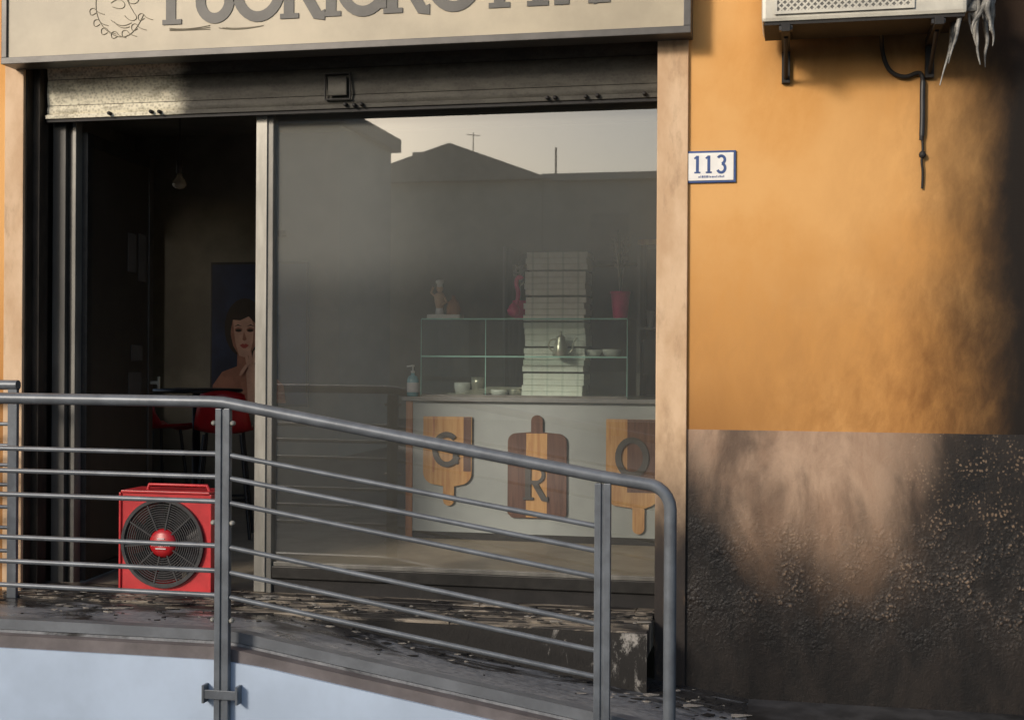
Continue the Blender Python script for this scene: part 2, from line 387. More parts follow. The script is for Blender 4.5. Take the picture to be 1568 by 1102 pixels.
bm=bmesh.new(); yb=[(-.30,-.215),(-.21,-.13),(-.125,-.05),(-.045,.06),(.065,.19)]
for i,(a,b_) in enumerate(yb):
    x=-2.75
    while x<.73:
        L=random.uniform(.7,1.6); x2=min(x+L,.732)
        dz=random.uniform(-.008,.008)
        addbox(bm,x,x2-.004,a+random.uniform(0,.006),b_,-.30,-.150-.004*(4-i)+dz,.003); x=x2
fin('threshold_boards',bm,MT,B)
bm=bmesh.new(); addbox(bm,-.9,.73,-.312,-.301,-.50,-.18)
mm,nt,b=new_mat('flaking_white_plaster'); x_,y_,z_=sepxyz(nt); n=noise(nt,8,9,.75,(1.4,1,.6),.5)
cc=mixc(nt,ramp(nt,M(nt,'ADD',M(nt,'ADD',n,M(nt,'MULTIPLY',z_,.25)),M(nt,'MULTIPLY',x_,.2)),.57,.69),(.016,.014,.012),(.34,.32,.29)); nt.links.new(cc,b.inputs['Base Color']); b.inputs['Roughness'].default_value=.8; bump(nt,b,n,.6,.01)
fin('threshold_riser',bm,mm,B)
SH=empty('roller_shutter')
bm=bmesh.new()
def slat(z0,z1,bulge,n=6):
    pr=[]
    for i in range(n+1):
        t=i/n; z=z0+(z1-z0)*t; y=.115-bulge*math.sin(math.pi*t); pr.append((y,z))
    a=[bm.verts.new((-2.70,y,z)) for y,z in pr]; b_=[bm.verts.new((.735,y,z)) for y,z in pr]
    for i in range(n): bm.faces.new((a[i],b_[i],b_[i+1],a[i+1]))
slat(2.475,2.527,.006); slat(2.530,2.672,.007); slat(2.675,2.80,.007)
fin('slats',bm,MGALV,SH,True)
box('bottom_rail',-2.70,.735,.09,.135,2.452,2.475,MGALV,SH,.003)
box('rubber_seal',-2.70,.735,.10,.13,2.435,2.452,MBLK,SH)
box('housing',-2.757,.735,.16,.20,2.56,3.0,MBLK,SH)
bm=bmesh.new(); addbox(bm,-1.05,-.905,.085,.100,2.50,2.505); addbox(bm,-1.05,-1.045,.085,.1,2.505,2.64); addbox(bm,-.91,-.905,.085,.1,2.505,2.64); addbox(bm,-1.045,-.91,.085,.1,2.635,2.64)
fin('latch_frame',bm,MBLK,SH)
box('latch_plate',-1.03,-.925,.082,.098,2.52,2.62,MGALV,SH,.006)
for x in (-2.30,-2.05,-2.0,-.93,-.88,-.84,.16,.2,.36,.42,.66):
    lathe('bolt',[(.0,-.03),(.009,-.03),(.011,-.018),(.011,0)],(x,.095,2.462+random.uniform(0,.01)),MBLK,SH,8,'Y')
box('guide_left',-2.757,-2.715,.06,.15,-.17,2.75,MBRN,SH,.003)

# ------------------------------------------------------------ window + door frame
W=empty('shop_window')
box('post',-1.468,-1.372,.17,.24,-.17,2.60,MALU,W,.004)
box('post_edge',-1.468,-1.405,.160,.169,-.15,2.60,MALB,W,.002)
box('top_rail',-1.37,.80,.18,.23,2.50,2.62,MDARK,W)
box('bottom_rail',-1.37,.80,.17,.23,-.075,-.01,MDARK,W,.004)
box('bead',-1.37,.80,.185,.20,-.01,.012,MALU,W,.002)
box('base_panel',-1.37,.80,.19,.24,-.172,-.075,MBLK,W)
bm=bmesh.new(); bm.faces.new([bm.verts.new(p) for p in ((-1.372,.205,0),(.80,.205,0),(.80,.205,2.52),(-1.372,.205,2.52))]); fin('pane',bm,MG,W)
D=empty('entrance_door')
box('jamb_outer',-2.70,-2.62,.17,.24,-.17,2.56,MALUD,D,.003)
box('jamb_dark_strip',-2.62,-2.585,.20,.25,-.17,2.56,MDARK,D)  # dark metal strip between the jamb members
box('jamb_inner',-2.585,-2.562,.18,.25,-.17,2.5,MALU,D,.003)
box('head',-2.562,-1.468,.19,.25,2.50,2.62,MDARK,D)
def leafbox(n,a0,a1,t0,t1,z0,z1,m):
    o=box(n,a0,a1,t0,t1,z0,z1,m,D,.003); o.location=(-2.555,.25,0); o.rotation_euler=(0,0,math.radians(96)); return o
leafbox('leaf_panel',.07,.93,-.015,.015,-.08,2.33,simple('dark_leaf_panel',(.035,.027,.021),.5,0,.3,6,.1))
leafbox('leaf_stile_hinge',0,.07,-.025,.025,-.15,2.40,MDARK)
leafbox('leaf_stile_lock',.93,1.0,-.025,.025,-.15,2.40,simple('bronze_stile',(.07,.06,.05),.4,.3,.3,9,.05))
leafbox('leaf_rail_top',.07,.93,-.025,.025,2.33,2.40,MDARK)
leafbox('leaf_rail_bottom',.07,.93,-.025,.025,-.15,-.08,MDARK)
for a,z,w,h in ((.60,1.65,.13,.24),(.77,1.60,.12,.3),(.66,1.1,.18,.1),(.62,.85,.2,.18)):
    leafbox('notice',a,a+w,-.019,-.0155,z,z+h,MPAPER)
leafbox('handle_bar',.955,.975,-.085,-.07,.92,1.0,MSTEEL); leafbox('handle_stem',.955,.975,-.07,-.02,.95,.97,MSTEEL)

# ------------------------------------------------------------ shop sign
G=empty('shop_sign')
X0,X1,ZB,ZT=-2.815,.909,2.708,3.45
box('face',X0+.03,X1-.03,-.145,-.03,ZB+.035,ZT-.035,MSIGN,G)
box('frame_bottom',X0,X1,-.16,-.01,ZB,ZB+.036,MSFR,G,.003)
box('frame_top',X0,X1,-.16,-.01,ZT-.035,ZT,MSFR,G,.003)
box('frame_left',X0,X0+.032,-.158,-.012,ZB+.036,ZT-.035,MSFR,G,.003)
box('frame_right',X1-.036,X1,-.158,-.012,ZB+.036,ZT-.035,MSFR,G,.003)
bm=bmesh.new(); txt='FUORIGROTTA'; h=.34; tot=sum(GL[c][0] for c in txt); x=-1.87
gap=(2.39-tot*h)/10
for c in txt:
    glyph(bm,c,x,2.880,-.146,h,.004,0,1.08); x+=GL[c][0]*h+gap
fin('lettering',bm,MINK,G)
MLINE=simple('emblem_line',(.22,.19,.13),.6,0,.2,9,0)
def sline(pts,r=.0018): tube('emblem_line',[(a,-.147,b) for a,b in pts],r,MLINE,G,1,True)
cx,cz=-2.11,2.99
sline([(cx-.13,cz+.15),(cx-.16,cz+.02),(cx-.12,cz-.10),(cx-.02,cz-.17),(cx+.08,cz-.15),(cx+.13,cz-.05)])
sline([(cx-.06,cz+.02),(cx-.02,cz+.05),(cx+.03,cz+.01),(cx+.0,cz-.02),(cx-.05,cz)]); sline(arc(cx+.07,cz+.03,.03,.02,0,360,12))
sline([(cx+.02,cz+.06),(cx+.06,cz-.02),(cx+.10,cz-.07),(cx+.05,cz-.085),(cx+.02,cz-.05)])
sline([(cx-.06,cz-.07),(cx-.02,cz-.10),(cx+.03,cz-.105),(cx+.06,cz-.09)]); sline([(cx-.04,cz-.08),(cx,cz-.13),(cx+.05,cz-.11)])
for i in range(7):
    a=190+i*24; px=cx+.15*math.cos(math.radians(a)); pz=cz+.16*math.sin(math.radians(a))
    sline([(px,pz),(px-.03,pz-.02),(px-.04,pz+.02),(px-.01,pz+.03),(px+.01,pz+.0),(px+.05,pz-.01)])
for i in range(4):
    sline([(cx-.10+i*.05,cz+.15),(cx-.12+i*.05,cz+.10),(cx-.08+i*.05,cz+.08)])
for i in range(3): sline([(-1.83,2.86-.006*i),(-1.72,2.845),(-1.6,2.865-.01*i)]); sline([(-1.55+.02*i,2.85),(-1.45,2.825+.006*i),(-1.30,2.85)])

# ------------------------------------------------------------ house number
N=empty('house_number_plate')
box('plate',.878,1.122,-.012,-.0005,2.0,2.158,MBLUE,N,.003)
box('plate_enamel',.889,1.111,-.0155,-.0122,2.011,2.147,MWCER,N,.002)
bm=bmesh.new(); x=.915
for c in '113': glyph(bm,c,x,2.047,-.0157,.088,.001,0,1.1); x+=GL[c][0]*.088*1.38
fin('digits',bm,MBLUE,N)
bm=bmesh.new(); x=.94
for i in range(14):
    w=random.choice((.004,.006,.008)); addbox(bm,x,x+w,-.0165,-.0157,2.024,2.024+random.choice((.008,.011))); x+=w+.0035
fin('street_name_text',bm,MBLUE,N)

# ------------------------------------------------------------ railing
R=empty('ramp_railing'); yr=-1.07
rr=.0265
top=[(-4.2,yr,.935),(-1.16,yr,.925),(-1.09,yr,.922),(-1.03,yr,.912),(.62,yr,.632),(.80,yr,.607)]
end=[(.80+.105*math.sin(math.radians(a)),yr,.607-.105*(1-math.cos(math.radians(a)))) for a in (15,30,45,60,75,90)]
tube('handrail',top+end+[(.905,yr,.2),(.905,yr,-.62)],rr,MRAIL,R)
def post(x,zt,zb):
    box('post',x-.034,x-.006,yr-.016,yr+.016,zb,zt,MRAIL,R,.003)
    box('post_b',x+.006,x+.034,yr-.016,yr+.016,zb,zt,MRAIL,R,.003)
    box('post_web',x-.0059,x+.0059,yr-.008,yr+.012,zb,zt-.004,MRAIL,R)
post(-1.09,.895,-.62); post(.622,.605,-.62); post(-3.3,.905,-.62)
bm=bmesh.new(); addbox(bm,-1.175,-1.005,yr-.026,yr-.0165,-.40,-.36,.002); fin('wall_bracket',bm,MRAIL,R)
box('bracket_tab',-1.175,-1.165,yr-.03,yr+.02,-.42,-.34,MRAIL,R); box('bracket_tab_b',-1.015,-1.005,yr-.03,yr+.02,-.42,-.34,MRAIL,R)
lv=[.692,.589,.479,.281,.169,.059]
for z in lv:
    tube('bar',[(-4.2,yr,z+.012),(-1.125,yr,z)],.0115,MRAIL,R,4)
    tube('bar',[(-1.055,yr,z-.006),(.59,yr,z-.267)],.0115,MRAIL,R,4)
for z in (.83,.385,-.05):
    for dx in (-.045,.045):
        lathe('bolt',[(.0,-.012),(.010,-.010),(.012,0),(.010,.012)],(-1.09+dx,yr-.004,z-.0),MALB,R,10,'Y')
R2=empty('landing_railing'); y2=-.22
box('post',-2.715,-2.66,y2-.012,y2+.012,-.17,.955,MRAIL,R2,.003)
tube('handrail',[(-2.66,y2,.97),(-4.5,y2,.97)],.0265,MRAIL,R2)
for z in (.78,.665,.56,.455,.335,.225,.10): tube('bar',[(-2.71,y2,z-.02),(-4.5,y2,z-.02)],.0105,MRAIL,R2,4)

# ------------------------------------------------------------ blower fan
F=empty('ventilation_fan')
fx0,fx1,fz0,fz1,fy0,fy1=-2.185,-1.665,-.155,.385,.03,.25
cx,cz=(fx0+fx1)/2-.012,(fz0+fz1)/2; RO=.236
bm=bmesh.new(); n=48
inner=[];outer=[]
for i in range(n):
    a=2*math.pi*i/n; c,s_=math.cos(a),math.sin(a); k=1/max(abs(c),abs(s_)); mx=(fx0+fx1)/2
    inner.append(bm.verts.new((cx+RO*c,fy0,cz+RO*s_))); outer.append(bm.verts.new((mx+k*c*(fx1-fx0)/2,fy0,cz+k*s_*(fz1-fz0)/2)))
ib=[bm.verts.new((v.co.x,fy1,v.co.z)) for v in inner]
for i in range(n):
    j=(i+1)%n; bm.faces.new((inner[i],inner[j],outer[j],outer[i])); bm.faces.new((inner[i],ib[i],ib[j],inner[j]))
fin('front_plate',bm,MRED,F)
box('side_right',fx1,fx1+.012,fy0-.012,fy1,fz0,fz1,MRED,F,.004); box('side_left',fx0-.012,fx0,fy0-.012,fy1,fz0,fz1,MRED,F,.004)
box('top',fx0,fx1,fy0-.012,fy1,fz1,fz1+.012,MRED,F,.003); box('bottom',fx0,fx1,fy0-.012,fy1,fz0-.012,fz0,MRED,F,.003)
bm=bmesh.new()
def ring(bm,r,w,y,y2_,n=48):
    A=[]
    for i in range(n):
        a=2*math.pi*i/n; c,s_=math.cos(a),math.sin(a)
        A.append([bm.verts.new((cx+q*c,yy,cz+q*s_)) for q,yy in ((r-w,y),(r+w,y),(r+w,y2_),(r-w,y2_))])
    for i in range(n):
        a,b_=A[i],A[(i+1)%n]
        for k in range(4): bm.faces.new((a[k],b_[k],b_[(k+1)%4],a[(k+1)%4]))
ring(bm,.233,.009,fy0-.022,fy0+.01)
for r in [.085+.0125*i for i in range(12)]: ring(bm,r,.0024,fy0-.014,fy0-.009)
fin('grille_rings',bm,MGRL,F)
bm=bmesh.new()
for i in range(10):
    a=2*math.pi*i/10+.1; d=Vector((math.cos(a),0,math.sin(a))); t=Vector((-d.z,0,d.x))*.004
    P=[Vector((cx,fy0-.017,cz))+d*.07-t,Vector((cx,fy0-.017,cz))+d*.228-t,Vector((cx,fy0-.017,cz))+d*.228+t,Vector((cx,fy0-.017,cz))+d*.07+t]
    v=[bm.verts.new(p) for p in P]; v2=[bm.verts.new(p+Vector((0,.006,0))) for p in P]
    bm.faces.new(v); bm.faces.new(v2[::-1])
    for k in range(4): bm.faces.new((v[k],v2[k],v2[(k+1)%4],v[(k+1)%4]))
for i in range(7):
    a=2*math.pi*i/7
    p0=Vector((cx+.06*math.cos(a),.10,cz+.06*math.sin(a))); p1=Vector((cx+.22*math.cos(a-.1),.08,cz+.22*math.sin(a-.1)))
    p2=Vector((cx+.22*math.cos(a+.5),.14,cz+.22*math.sin(a+.5))); p3=Vector((cx+.06*math.cos(a+.7),.14,cz+.06*math.sin(a+.7)))
    bm.faces.new([bm.verts.new(p) for p in (p0,p1,p2,p3)])
fin('grille_spokes_and_blades',bm,MGRL,F)
lathe('hub',[(.0,-.03),(.05,-.028),(.074,-.016),(.080,.0),(.080,.03)],(cx,fy0,cz),MREDD,F,36,'Y')
bm=bmesh.new()
for i in range(9): addbox(bm,cx-.055+i*.0125,cx-.047+i*.0125,fy0-.034,fy0-.030,cz-.012,cz+.012)
addbox(bm,cx-.03,cx+.03,fy0-.034,fy0-.030,cz-.030,cz-.024); addbox(bm,cx-.02,cx+.02,fy0-.034,fy0-.030,cz+.024,cz+.030)
fin('hub_label',bm,MWLAB,F)
tube('carry_handle',[(cx-.13,.10,fz1+.01),(cx-.12,.10,fz1+.04),(cx+.22,.10,fz1+.04),(cx+.235,.10,fz1+.01)],.009,MRED,F)
lathe('motor',[(.05,0),(.07,.01),(.07,.1),(.04,.12)],(cx,.15,cz),MRUB,F,20,'Y')
for dx in (.04,-.04): box('rubber_foot',(fx1-.06 if dx>0 else fx0),(fx1 if dx>0 else fx0+.06),.05,.11,fz0-.03,fz0-.0125,MRUB,F)

# ------------------------------------------------------------ condenser unit
A=empty('air_conditioner_unit')
ax0,ax1,ay0,ay1,az0,az1=1.251,2.15,-.42,-.10,2.675,3.27
box('casing',ax0,ax1,ay0,ay1,az0,az1,MAC,A,.018)
box('base_tray',ax0+.01,ax1-.01,ay0+.012,ay1-.012,az0-.012,az0-.001,MBLK,A)
bm=bmesh.new()
gx0,gx1,gz0,gz1=ax0+.07,ax1-.24,az0+.045,az1-.05
fin('grille_recess',(lambda b:(addbox(b,gx0,gx1,ay0-.004,ay0-.001,gz0,gz1),b)[1])(bmesh.new()),simple('grille_shadow_grey',(.16,.155,.14),.6,0,.3,9,0),A)
d=.03; i=gx0-(gz1-gz0)
while i<gx1:
    for sgn in (1,-1):
        a=(i,gz0) ; b_=(i+(gz1-gz0),gz1)
        if sgn<0: a=(i,gz1); b_=(i+(gz1-gz0),gz0)
        t0=max(0,(gx0-a[0])/(b_[0]-a[0])); t1=min(1,(gx1-a[0])/(b_[0]-a[0]))
        if t1>t0:
            P=[Vector((a[0]+(b_[0]-a[0])*t,0,a[1]+(b_[1]-a[1])*t)) for t in (t0,t1)]
            dd=(P[1]-P[0]).normalized(); nn=Vector((-dd.z,0,dd.x))*.004; yy=Vector((0,ay0-.006-(.002 if sgn>0 else 0),0))
            bm.faces.new([bm.verts.new(q+yy) for q in (P[0]-nn,P[1]-nn,P[1]+nn,P[0]+nn)])
    i+=d
fin('grille_mesh',bm,MAC,A)
bm=bmesh.new()
addbox(bm,gx0-.014,gx1+.014,ay0-.012,ay0-.0085,gz0-.014,gz0,0); addbox(bm,gx1,gx1+.014,ay0-.012,ay0-.0085,gz0,gz1); addbox(bm,gx0-.014,gx0,ay0-.012,ay0-.0085,gz0,gz1)
fin('grille_frame',bm,MAC,A)
for bx in (1.36,2.03):
    box('bracket_arm',bx-.02,bx+.02,-.44,-.01,az0-.05,az0-.014,MBLK,A,.002)
    box('bracket_upright',bx-.02,bx+.02,-.03,-.001,az0-.20,az0-.05,MBLK,A,.002)
    tube('bracket_brace',[(bx,-.02,az0-.18),(bx,-.33,az0-.05)],.010,MBLK,A)
    box('bracket_foot',bx-.03,bx+.03,-.40,-.36,az0-.035,az0-.0125,MRUB,A)
for k in range(12):
    x=2.13+random.uniform(0,.13); y=-.40+random.uniform(0,.12); z=2.80; L=random.choice((.14,.2,.26,.34,.42)); pts=[];rad=[]
    for j in range(7):
        t=j/6; pts.append((x+(.02-.11*(k%3==0))*t+random.uniform(-.010,.010),y+random.uniform(-.006,.006),z-L*t)); rad.append((1.6-1.4*t)*random.uniform(.6,1.4))
    tube('melted_plastic',pts,.012,MMELT,A,3,True,False,rad)
box('side_valve_cover',ax1,ax1+.05,-.36,-.16,az0+.02,az0+.28,MMELT,A,.015)
C=empty('drain_cable')
tube('cable',[(1.80,-.2,2.70),(1.804,-.07,2.66),(1.812,-.03,2.60),(1.835,-.02,2.53),(1.87,-.02,2.495),(1.925,-.02,2.48),(1.975,-.02,2.505),(2.0,-.02,2.49),(1.998,-.02,2.40),(2.0,-.02,2.28),(1.995,-.018,2.18)],.0105,MBLK,C,4,True)
tube('cable_sheath',[(2.0,-.02,2.46),(1.998,-.02,2.40),(2.0,-.02,2.28),(1.997,-.018,2.20)],.013,MRUB,C,4,True)
tube('frayed_end',[(1.997,-.018,2.20),(2.004,-.02,2.13),(1.994,-.02,2.08),(2.004,-.016,2.03),(2.0,-.012,1.95)],.0055,MBLK,C,3,True)
lathe('cable_knot',[(.003,-.02),(.015,-.01),(.017,.0),(.013,.012),(.003,.02)],(2.0,-.02,2.11),MBLK,C,10)

# ------------------------------------------------------------ interior: counter
K=empty('shop_counter'); q=2.6
box('front_panel',-1.285,1.6,q,q+.03,-.12,.82,MCNT,K)
box('body',-1.285,1.6,q+.031,3.3,-.12,.82,MCNT,K)
box('edge_trim',-1.335,-1.285,q-.01,3.3,-.17,.82,MWO,K,.003)
box('worktop',-1.36,1.6,q-.04,3.32,.8205,.85,MCTOP,K,.004)
box('plinth_strip',-1.285,1.6,q+.004,q+.03,-.171,-.12,MDARK,K)
V_=empty('glass_display_case')
vx0,vx1,vy0,vy1=-1.23,.27,q+.02,3.1
for z in (1.14,1.41):
    box('shelf',vx0,vx1,vy0,vy1,z,z+.006,MCG,V_); box('shelf_edge',vx0,vx1,vy0-.004,vy0-.001,z-.002,z+.009,MEDGE,V_)
box('front_pane',vx0,vx1,vy0+.003,vy0+.009,.855,1.135,MCG,V_); box('front_pane_upper',vx0,vx1,vy0+.003,vy0+.009,1.15,1.405,MCG,V_)
box('end_pane',vx0-.006,vx0-.001,vy0,vy1,.852,1.41,MCG,V_); box('end_pane_b',vx1+.001,vx1+.006,vy0,vy1,.852,1.41,MCG,V_)
for x in (vx0,-.75,vx1): box('edge_strip',x-.0025,x+.0025,vy0-.008,vy0-.0045,.852,1.41,MEDGE,V_)
box('base_strip',vx0,vx1,vy0-.01,vy0-.002,.8505,.868,MALU,V_)
IT=empty('kitchenware')
for x,z,r,h_ in ((-.98,.852,.06,.10),(-.86,.852,.05,.14),(-.70,.852,.07,.05),(-.58,.852,.05,.06),(.0,1.147,.06,.05),(.13,1.147,.07,.055)):
    lathe('bowl',[(r*.5,0),(r*.8,.01),(r,h_*.7),(r,h_),(r*.9,h_),(r*.7,.02)],(x,2.85,z),MWCER if r>.055 else MSTEEL,IT)
for i in range(6): box('tray',-1.15+i*.07,-.9+i*.09,2.8,3.0,.853+i*.012,.860+i*.012,MSTEEL,IT)
box('cutting_mat',-.15,.22,2.7,2.95,.853,.862,MSTEEL,IT)
KT=empty('gooseneck_kettle'); kx=-.215; ky=2.68
lathe('body',[(.055,0),(.06,.01),(.045,.09),(.03,.13),(.032,.14),(.012,.15),(.008,.165),(.012,.175),(.0,.18)],(kx,ky,1.147),MSTEEL,KT)
tube('spout',[(kx+.045,ky,1.17),(kx+.09,ky,1.18),(kx+.085,ky,1.25),(kx+.12,ky,1.28)],.006,MSTEEL,KT,3,True)
tube('handle',[(kx-.03,ky,1.27),(kx-.085,ky,1.27),(kx-.09,ky,1.20),(kx-.05,ky,1.18)],.006,MSTEEL,KT,3,True)
PB=empty('pizza_box_stack'); z=.853; i=0
bm=bmesh.new()
while z<1.90:
    jx=random.uniform(-.010,.010)+.014*(z-.85); hh=.041
    addbox(bm,-.505+jx,-.06+jx,2.76+random.uniform(-.008,.008),3.05,z,z+hh,.002); z+=hh+.002+(.012 if i%4==3 else 0)
    i+=1
fin('boxes',bm,MBOX,PB)
FG=empty('pizzaiolo_figurine'); fx,fy,fz=-1.08,2.75,1.42
box('base',fx-.13,fx+.12,fy-.07,fy+.07,fz,fz+.03,MWCER,FG,.008)
lathe('torso',[(.02,0),(.028,.05),(.038,.09),(.042,.13),(.03,.155),(.012,.165)],(fx-.05,fy,fz+.03),MSKIN,FG,14)
lathe('legs',[(.032,0),(.03,.03),(.025,.06)],(fx-.05,fy,fz+.03),MWCER,FG,14)
lathe('head',[(.004,0),(.02,.01),(.026,.028),(.02,.048),(.004,.056)],(fx-.05,fy,fz+.19),MSKIN,FG,14)
lathe('hat',[(.022,0),(.022,.02),(.032,.035),(.028,.05),(.004,.055)],(fx-.05,fy,fz+.232),MWCER,FG,14)
tube('arm',[(fx-.02,fy,fz+.16),(fx+.01,fy-.03,fz+.12),(fx-.02,fy-.05,fz+.10)],.009,MSKIN,FG,3)
tube('arm_b',[(fx-.08,fy,fz+.16),(fx-.11,fy-.02,fz+.19),(fx-.09,fy-.03,fz+.23)],.009,MSKIN,FG,3)
lathe('oven',[(.05,0),(.052,.05),(.04,.09),(.015,.115),(.012,.14)],(fx+.055,fy,fz+.03),MWO,FG,16)
def pot(name,x,y,z,r,h_,stems,sh):
    P=empty(name)
    lathe('pot',[(r*.7,0),(r*.75,.01),(r,h_*.9),(r*1.08,h_*.92),(r*1.08,h_),(r*.9,h_),(r*.85,h_*.85)],(x,y,z),MPINK,P)
    for i in range(stems):
        a=random.uniform(0,6.28); s_=random.uniform(.02,.07)
        tube('stem',[(x,y,z+h_*.8),(x+s_*.4*math.cos(a),y+.02*math.sin(a),z+h_+sh*.5),(x+s_*math.cos(a),y+.05*math.sin(a),z+h_+sh*random.uniform(.6,1))],.006,MTWIG if i%2 else MGRN,P,2,True)
        bm=bmesh.new()
        for k in range(5):
            t=.4+.12*k; px=x+s_*t*math.cos(a); pz=z+h_+sh*t*.9; w=random.choice((-1,1))*.03
            bm.faces.new([bm.verts.new(p) for p in ((px,y,pz),(px+w,y-.01,pz+.02),(px+w*1.2,y,pz+.045),(px+w*.3,y+.01,pz+.03))])
        fin('leaves',bm,MTWIG,P)
pot('potted_plant',.19,2.85,1.417,.07,.20,8,.45)
pot('potted_plant',-.565,2.92,1.417,.05,.14,4,.28)
fl=empty('flamingo_ornament')
tube('neck',[(-.575,2.80,1.50),(-.54,2.80,1.60),(-.575,2.80,1.68),(-.545,2.80,1.74),(-.525,2.80,1.71)],.016,MPINK,fl,4,True)
lathe('body',[(.01,0),(.04,.02),(.05,.05),(.03,.09),(.008,.11)],(-.585,2.80,1.43),MPINK,fl,14)
SB=empty('sanitiser_bottle')
lathe('bottle',[(.038,0),(.042,.008),(.042,.12),(.034,.145),(.014,.155),(.014,.17)],(-1.305,2.66,.851),MTEAL,SB)
lathe('label',[(.0425,.03),(.0427,.031),(.0427,.10),(.0425,.101)],(-1.305,2.66,.851),MWLAB,SB)
lathe('pump',[(.016,.17),(.016,.185),(.006,.188),(.006,.215),(.014,.216),(.014,.228)],(-1.305,2.66,.851),MWCER,SB,12)
tube('nozzle',[(-1.305,2.66,1.073),(-1.35,2.66,1.068)],.006,MWCER,SB,3)
def board(name,pts,mat,strips,letter,lx,lz,lh):
    P=empty(name); poly('board',pts,q-.022,mat,P,.018)
    for k,(x0,x1,z0,z1,m) in enumerate(strips): box('inlay',x0,x1,q-.0245,q-.0221,z0,z1,m,P)
    bm=bmesh.new(); glyph(bm,letter,lx,lz,q-.0248,lh,.012,0,1.05); fin('letter',bm,simple('letter_grey_%s'%letter,(.07,.065,.06),.5,0,.2,9,0),P)
def bshape(x0,x1,z0,z1,hx,hw,hz,r=.03,down=True):
    if down:
        c=[(x0,z1),(x0,z0+.09)]+arc(x0+.09,z0+.09,.09,.09,180,250,5)+[(hx-hw,z0-.01)]+arc(hx,hz+hw,hw,hw,180,360,8)+[(hx+hw,z0-.01)]+arc(x1-.09,z0+.09,.09,.09,290,360,5)+[(x1,z1)]
    else:
        c=[(x0+r,z0)]+[(x0,z0+r)]+arc(x0+.06,z1-.06,.06,.06,180,100,5)+[(hx-hw,z1+.01)]+arc(hx,hz-hw,hw,hw,180,0,8)+[(hx+hw,z1+.01)]+arc(x1-.06,z1-.06,.06,.06,80,0,5)+[(x1,z0+r),(x1-r,z0)]
    return c
board('cutting_board',bshape(-1.20,-.84,.22,.71,-1.01,.04,.07),MWL,[(-1.13,-1.115,.31,.709,MWO),(-.90,-.845,.32,.709,MWD)],'G',-1.13,.355,.24)
board('cutting_board',bshape(-.575,-.15,.0,.60,-.365,.042,.73,down=False),MWD,[(-.44,-.29,.005,.60,MWL)],'R',-.46,.13,.25)
board('cutting_board',bshape(.13,.50,.10,.71,.36,.042,-.09),MWL,[(.28,.499,.20,.709,MWD)],'O',.195,.31,.27)
CB=empty('drinks_cabinet')
box('frame_left',.275,.30,3.15,3.6,.86,2.02,MALU,CB); box('frame_mid',.275,1.2,3.15,3.2,1.98,2.02,MWL,CB)
box('shelf',.30,1.2,3.15,3.6,1.35,1.37,MALU,CB); box('back',.30,1.2,3.58,3.6,.86,1.98,MDARK,CB)
box('perforated_tray',.32,.75,3.15,3.17,1.02,1.28,MDARK,CB)
for i in range(5): lathe('glass',[(.02,0),(.022,.01),(.03,.12)],(.36+.09*i,3.3,1.371),MWCER,CB,12)
lathe('jug',[(.04,0),(.05,.1),(.02,.2),(.025,.26)],(.47,3.25,1.371),MSTEEL,CB,14)
BK=empty('service_partition'); box('partition',-.80,-.78,3.4,4.29,-.17,2.0,MALU,BK); box('ledge',-.78,2.9,4.0,4.29,1.9,1.93,MALU,BK)

# ------------------------------------------------------------ interior left
L=empty('pendant_bulb'); bx,by=-2.83,2.0
tube('cord',[(bx,by,3.1),(bx,by,2.50)],.007,MALUD,L,2)
lathe('socket',[(.006,.10),(.022,.09),(.024,.0)],(bx,by,2.42),MALUD,L,14)
lathe('bulb',[(.018,.11),(.02,.09),(.046,.045),(.048,.025),(.03,.005),(.003,0)],(bx,by,2.31),MBULB,L,18)
PO=empty('portrait_poster'); px0,px1,pz0,pz1,py=-3.63,-2.75,.72,1.95,4.27
box('frame',px0-.02,px1+.02,py,py+.028,pz0-.02,pz1+.02,MRUB,PO,.004)
box('print',px0,px1,py-.004,py-.0005,pz0,pz1,MPOST,PO)
fx,fz=-3.32,1.33
def pl(n,pts,k,m): poly(n,pts,py-.005-.0015*k,m,PO)
pl('hair',ell(fx,fz+.06,.19,.26),0,MPHA)
pl('shoulder',[(-3.62,.73),(-3.62,.88),(-3.53,1.0),(-3.39,1.05),(-3.23,1.05),(-3.07,1.0),(-2.95,.88),(-2.93,.73)],1,MPSK2)
pl('neck',[(fx-.07,1.03),(fx-.065,1.19),(fx+.07,1.19),(fx+.08,1.03)],2,MPSK2)
pl('face',[(fx-.125,fz+.12),(fx-.13,fz),(fx-.105,fz-.10),(fx-.05,fz-.185),(fx,fz-.20),(fx+.05,fz-.18),(fx+.10,fz-.10),(fx+.125,fz),(fx+.12,fz+.12),(fx+.07,fz+.19),(fx-.07,fz+.19)],3,MPSK)
pl('cheek_shade',[(fx+.05,fz+.19),(fx+.07,fz+.19),(fx+.12,fz+.12),(fx+.125,fz),(fx+.10,fz-.10),(fx+.05,fz-.18),(fx+.08,fz-.06),(fx+.09,fz+.06)],4,MPSK2)
pl('cheek_shade_b',[(fx-.11,fz+.14),(fx-.13,fz),(fx-.105,fz-.10),(fx-.05,fz-.185),(fx-.085,fz-.07),(fx-.10,fz+.04)],4,MPSK2)
pl('fringe',[(fx-.13,fz+.02),(fx-.11,fz+.13),(fx-.04,fz+.125),(fx+.04,fz+.16),(fx+.12,fz+.08),(fx+.13,fz+.22),(fx,fz+.27),(fx-.13,fz+.22)],5,MPHA)
